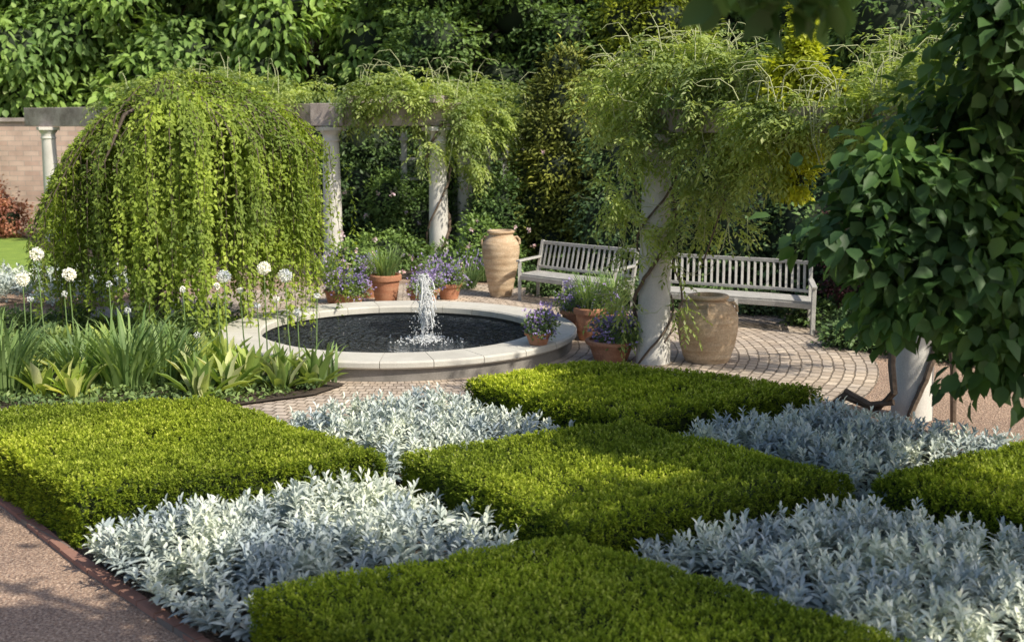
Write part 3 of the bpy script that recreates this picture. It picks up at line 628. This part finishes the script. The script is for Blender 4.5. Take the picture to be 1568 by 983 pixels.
# ------------------------------------------------------------ benches
def bench(path,dep,nslat):
    e=empty('garden_bench');mb=MB();dep=Vector((*dep,0));path=[Vector((*p,0)) for p in path]
    Ls=[0]
    for a,b_ in zip(path[:-1],path[1:]): Ls.append(Ls[-1]+(b_-a).length)
    def at(t):
        t*=Ls[-1]
        for i in range(len(path)-1):
            if t<=Ls[i+1]+1e-6: return path[i].lerp(path[i+1],(t-Ls[i])/(Ls[i+1]-Ls[i]))
        return path[-1]
    Z=lambda v,z:Vector((v.x,v.y,z))
    lean=-dep.normalized()*.14
    K=8
    ks=[at(i/K) for i in range(K+1)]
    for i in range(K):
        a,b_=ks[i],ks[i+1]
        ext=(b_-a)*.01
        for j in range(5):
            o=dep*(.1+.2*j);mb.bar(Z(a+o-ext,.425),Z(b_+o+ext,.425),dep.length*.16,.025)
        mb.bar(Z(a+dep-ext,.375),Z(b_+dep+ext,.375),.03,.07);mb.bar(Z(a-ext,.375),Z(b_+ext,.375),.03,.07)
        mb.bar(Z(a+lean-ext,.875),Z(b_+lean+ext,.875),.04,.05);mb.bar(Z(a+lean*.15-ext,.5),Z(b_+lean*.15+ext,.5),.035,.04)
    for i in range(nslat+1):
        p=at(i/nslat);mb.bar(Z(p+lean*.2,.52),Z(p+lean*.95,.85),.036,.016,up=-dep.normalized())
    for t in(0,.5,1):
        p=at(t);mb.bar(Z(p,0),Z(p,.42),.055,.055);mb.bar(Z(p+dep,0),Z(p+dep,.40 if t==.5 else .62),.055,.055)
        if t!=.5: mb.bar(Z(p,.40),Z(p+lean*1.05,.91),.05,.055)
        mb.bar(Z(p+dep*.98,.36),Z(p+dep*.02,.36),.04,.06)
        if t!=.5: mb.bar(Z(p+dep*1.1,.635),Z(p+lean*.4,.655),.07,.03)
    mb.obj('frame_and_slats',M_bench,e,False,.004)
bench([(.42,18.55),(1.0,17.95),(1.8,17.25)],(-.30,-.42),19)
bench([(2.2,16.7),(3.1,16.2),(3.7,15.9),(4.05,15.62)],(-.10,-.56),24)
# ------------------------------------------------------------ flower bed plants
e=empty('iris_clump')
for x,y,n,h in((-3.95,11.7,170,.85),(-3.65,11.9,100,.7),(-5.15,11.5,120,.85),(-5.5,11.2,90,.8),(-4.5,11.9,80,.7),(-5.6,12.2,90,.8),(-2.05,12.1,24,.5)):
    blades(e,(x,y,.03),n,h,.27,.034,M_grass,'leaves',.2)
e=empty('hosta_plants')
for i,(x,y) in enumerate(((-3.25,11.7),(-3.0,12.2),(-2.85,11.5),(-2.55,12.2),(-2.4,11.7),(-2.05,11.85),(-2.7,11.95),(-3.4,12.5),(-3.5,12.1),(-4.9,12.5),(-5.9,12.7),(-5.2,13.3),(-4.3,12.6),(-4.6,13.2),(-6.4,13.0),(-3.3,12.8),(-3.1,11.3),(-4.35,11.3),(-4.7,11.4))):
    blades(e,(x+random.uniform(-.05,.05),y,.03),24,.44,.6,.10,M_hosta,'leaves',.08,'sl')
n=36000;P2=bil([(-12,10.72),(-12,15.8),(-3.2,15.8),(-1.7,10.8)],rng.random(n),rng.random(n))
k=(np.hypot(P2[:,0]-FC[0],P2[:,1]-FC[1])>2.3)&(P2[:,1]>10.78+np.maximum(0,P2[:,0]+3.1)*.75)&(P2[:,0]<-1.78);P2=P2[k];n=len(P2)
P=np.c_[P2,.03+np.abs(und(P2,1.2))*.1*rng.random(n)+rng.random(n)*.06]
leaves('bed_groundcover',P,rng.normal(0,.6,(n,3))+[0,0,.25],rng.normal(0,.3,(n,3))+[0,0,1.],rng.uniform(.04,.09,n),rng.uniform(.03,.05,n),M_cover,'rh')
sb=[(x,y,.12,.35,.3,.25) for x,y in((-6.5,14.8),(-5.8,15),(-4.0,14.3),(-4.6,14.3),(-4.0,15.2),(-5.5,13.4),(-7.2,14.2),(-6.3,12.6),(-7,13.2),(-4.1,13.3),(-5.0,12.9))]
plant('perennial_plants',sb,M_cover,.12,22,.06,.035,-.1,core=.5)
def allium(x,y,h,r):
    e=empty('allium_flower');mb=MB();lx=random.uniform(-.06,.06)
    mb.tube([(x-lx,y,0),(x-lx*.3,y,h*.5),(x,y,h-r*.5)],[.008,.007,.006],6);mb.obj('stem',M_stem,e)
    n=int(420*(r/.065)**2);d=nrm(rng.normal(0,1,(n,3)));P=np.array([x,y,h])+d*r*rng.uniform(.55,1,(n,1))
    leaves('flower_head',P,d+rng.normal(0,.6,(n,3)),d+rng.normal(0,.5,(n,3)),.02,.016,M_bloom,'rh',e)
for x,z in((-2.64,1.22),(-2.42,1.14),(-3.07,1.13),(-4.72,1.15),(-5.22,1.10),(-5.05,1.37)): allium(x,12.3,z,.066)
for x,y,z in((-2.05,12.1,.95),(-2.95,12.5,.95),(-4.3,12.3,1.05),(-4.15,12.4,.75),(-3.6,12.6,.95),(-5.4,12.9,.8),(-2.3,12.3,.75),(-4.9,12.6,.9),(-3.3,12,.55),(-2.75,12.4,.8),(-3.2,12.5,1.0),(-2.5,12.2,.9)): allium(x,y,z,.026)
# ------------------------------------------------------------ near trees on the right
def cl(*a): return [(x,y,z,r,r*.9,r*.85) for x,y,z,r in a]
rb=cl((2.35,7.3,2.40,.36),(2.12,7.2,2.05,.24),(2.42,7.25,1.78,.32),(2.42,7.2,1.50,.17),(2.75,7.4,2.15,.46),(2.9,7.2,1.72,.40),(3.12,7.2,1.28,.28),(3.0,7.6,2.7,.46),(3.1,7.3,3.15,.45),(3.3,7.6,2.2,.5),(2.95,7.2,3.45,.3),(3.5,7.5,1.7,.5),(3.7,7.7,2.9,.7),(4.0,8,3.6,.8),(4.4,8,2.6,.8),(4.9,8.4,3.7,.9),(4.6,8.8,4.8,.9))
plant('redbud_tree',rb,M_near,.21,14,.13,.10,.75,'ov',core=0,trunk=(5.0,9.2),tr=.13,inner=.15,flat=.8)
rb=cl((3.0,3.0,4.0,.7),(3.6,2.4,4.4,.8),(3.9,3.6,4.2,.8),(4.9,4.0,4.4,.9),(2.2,2.6,4.2,.65),(2.6,3.6,4.3,.6),(1.2,3.2,4.4,.6),(.3,3.3,4.4,.6),(-.4,4.6,4.5,.55),(4.4,2.8,4.9,.8),(5.8,4.6,4.2,.8),(3.2,1.8,4.8,.7),(5.4,5.4,4.5,.7))  # out-of-view crown, clumps added where their shade falls on front beds and path
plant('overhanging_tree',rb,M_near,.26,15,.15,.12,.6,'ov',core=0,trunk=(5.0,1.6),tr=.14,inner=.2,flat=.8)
e=bpy.data.objects['overhanging_tree']
P,D,N,l,w_,r=blob(cl((.80,3.7,3.06,.05),(.98,3.7,3.09,.06),(.66,3.7,3.12,.05),(.88,3.7,3.2,.1)),.07,3,.11,.085,.5)
leaves('spray_leaves',P,D,N,l,w_,M_near,'ov',e,r)
mb=MB();mb.tube([(2.2,3.0,4.0),(1.4,3.5,3.6),(.9,3.7,3.2),(.8,3.7,3.07)],[.02,.012,.008,.003],6);mb.obj('spray_twig',M_bark,e)
tot=sum(len(o.data.polygons) for o in bpy.data.objects if o.type=='MESH');print('FACES',tot)
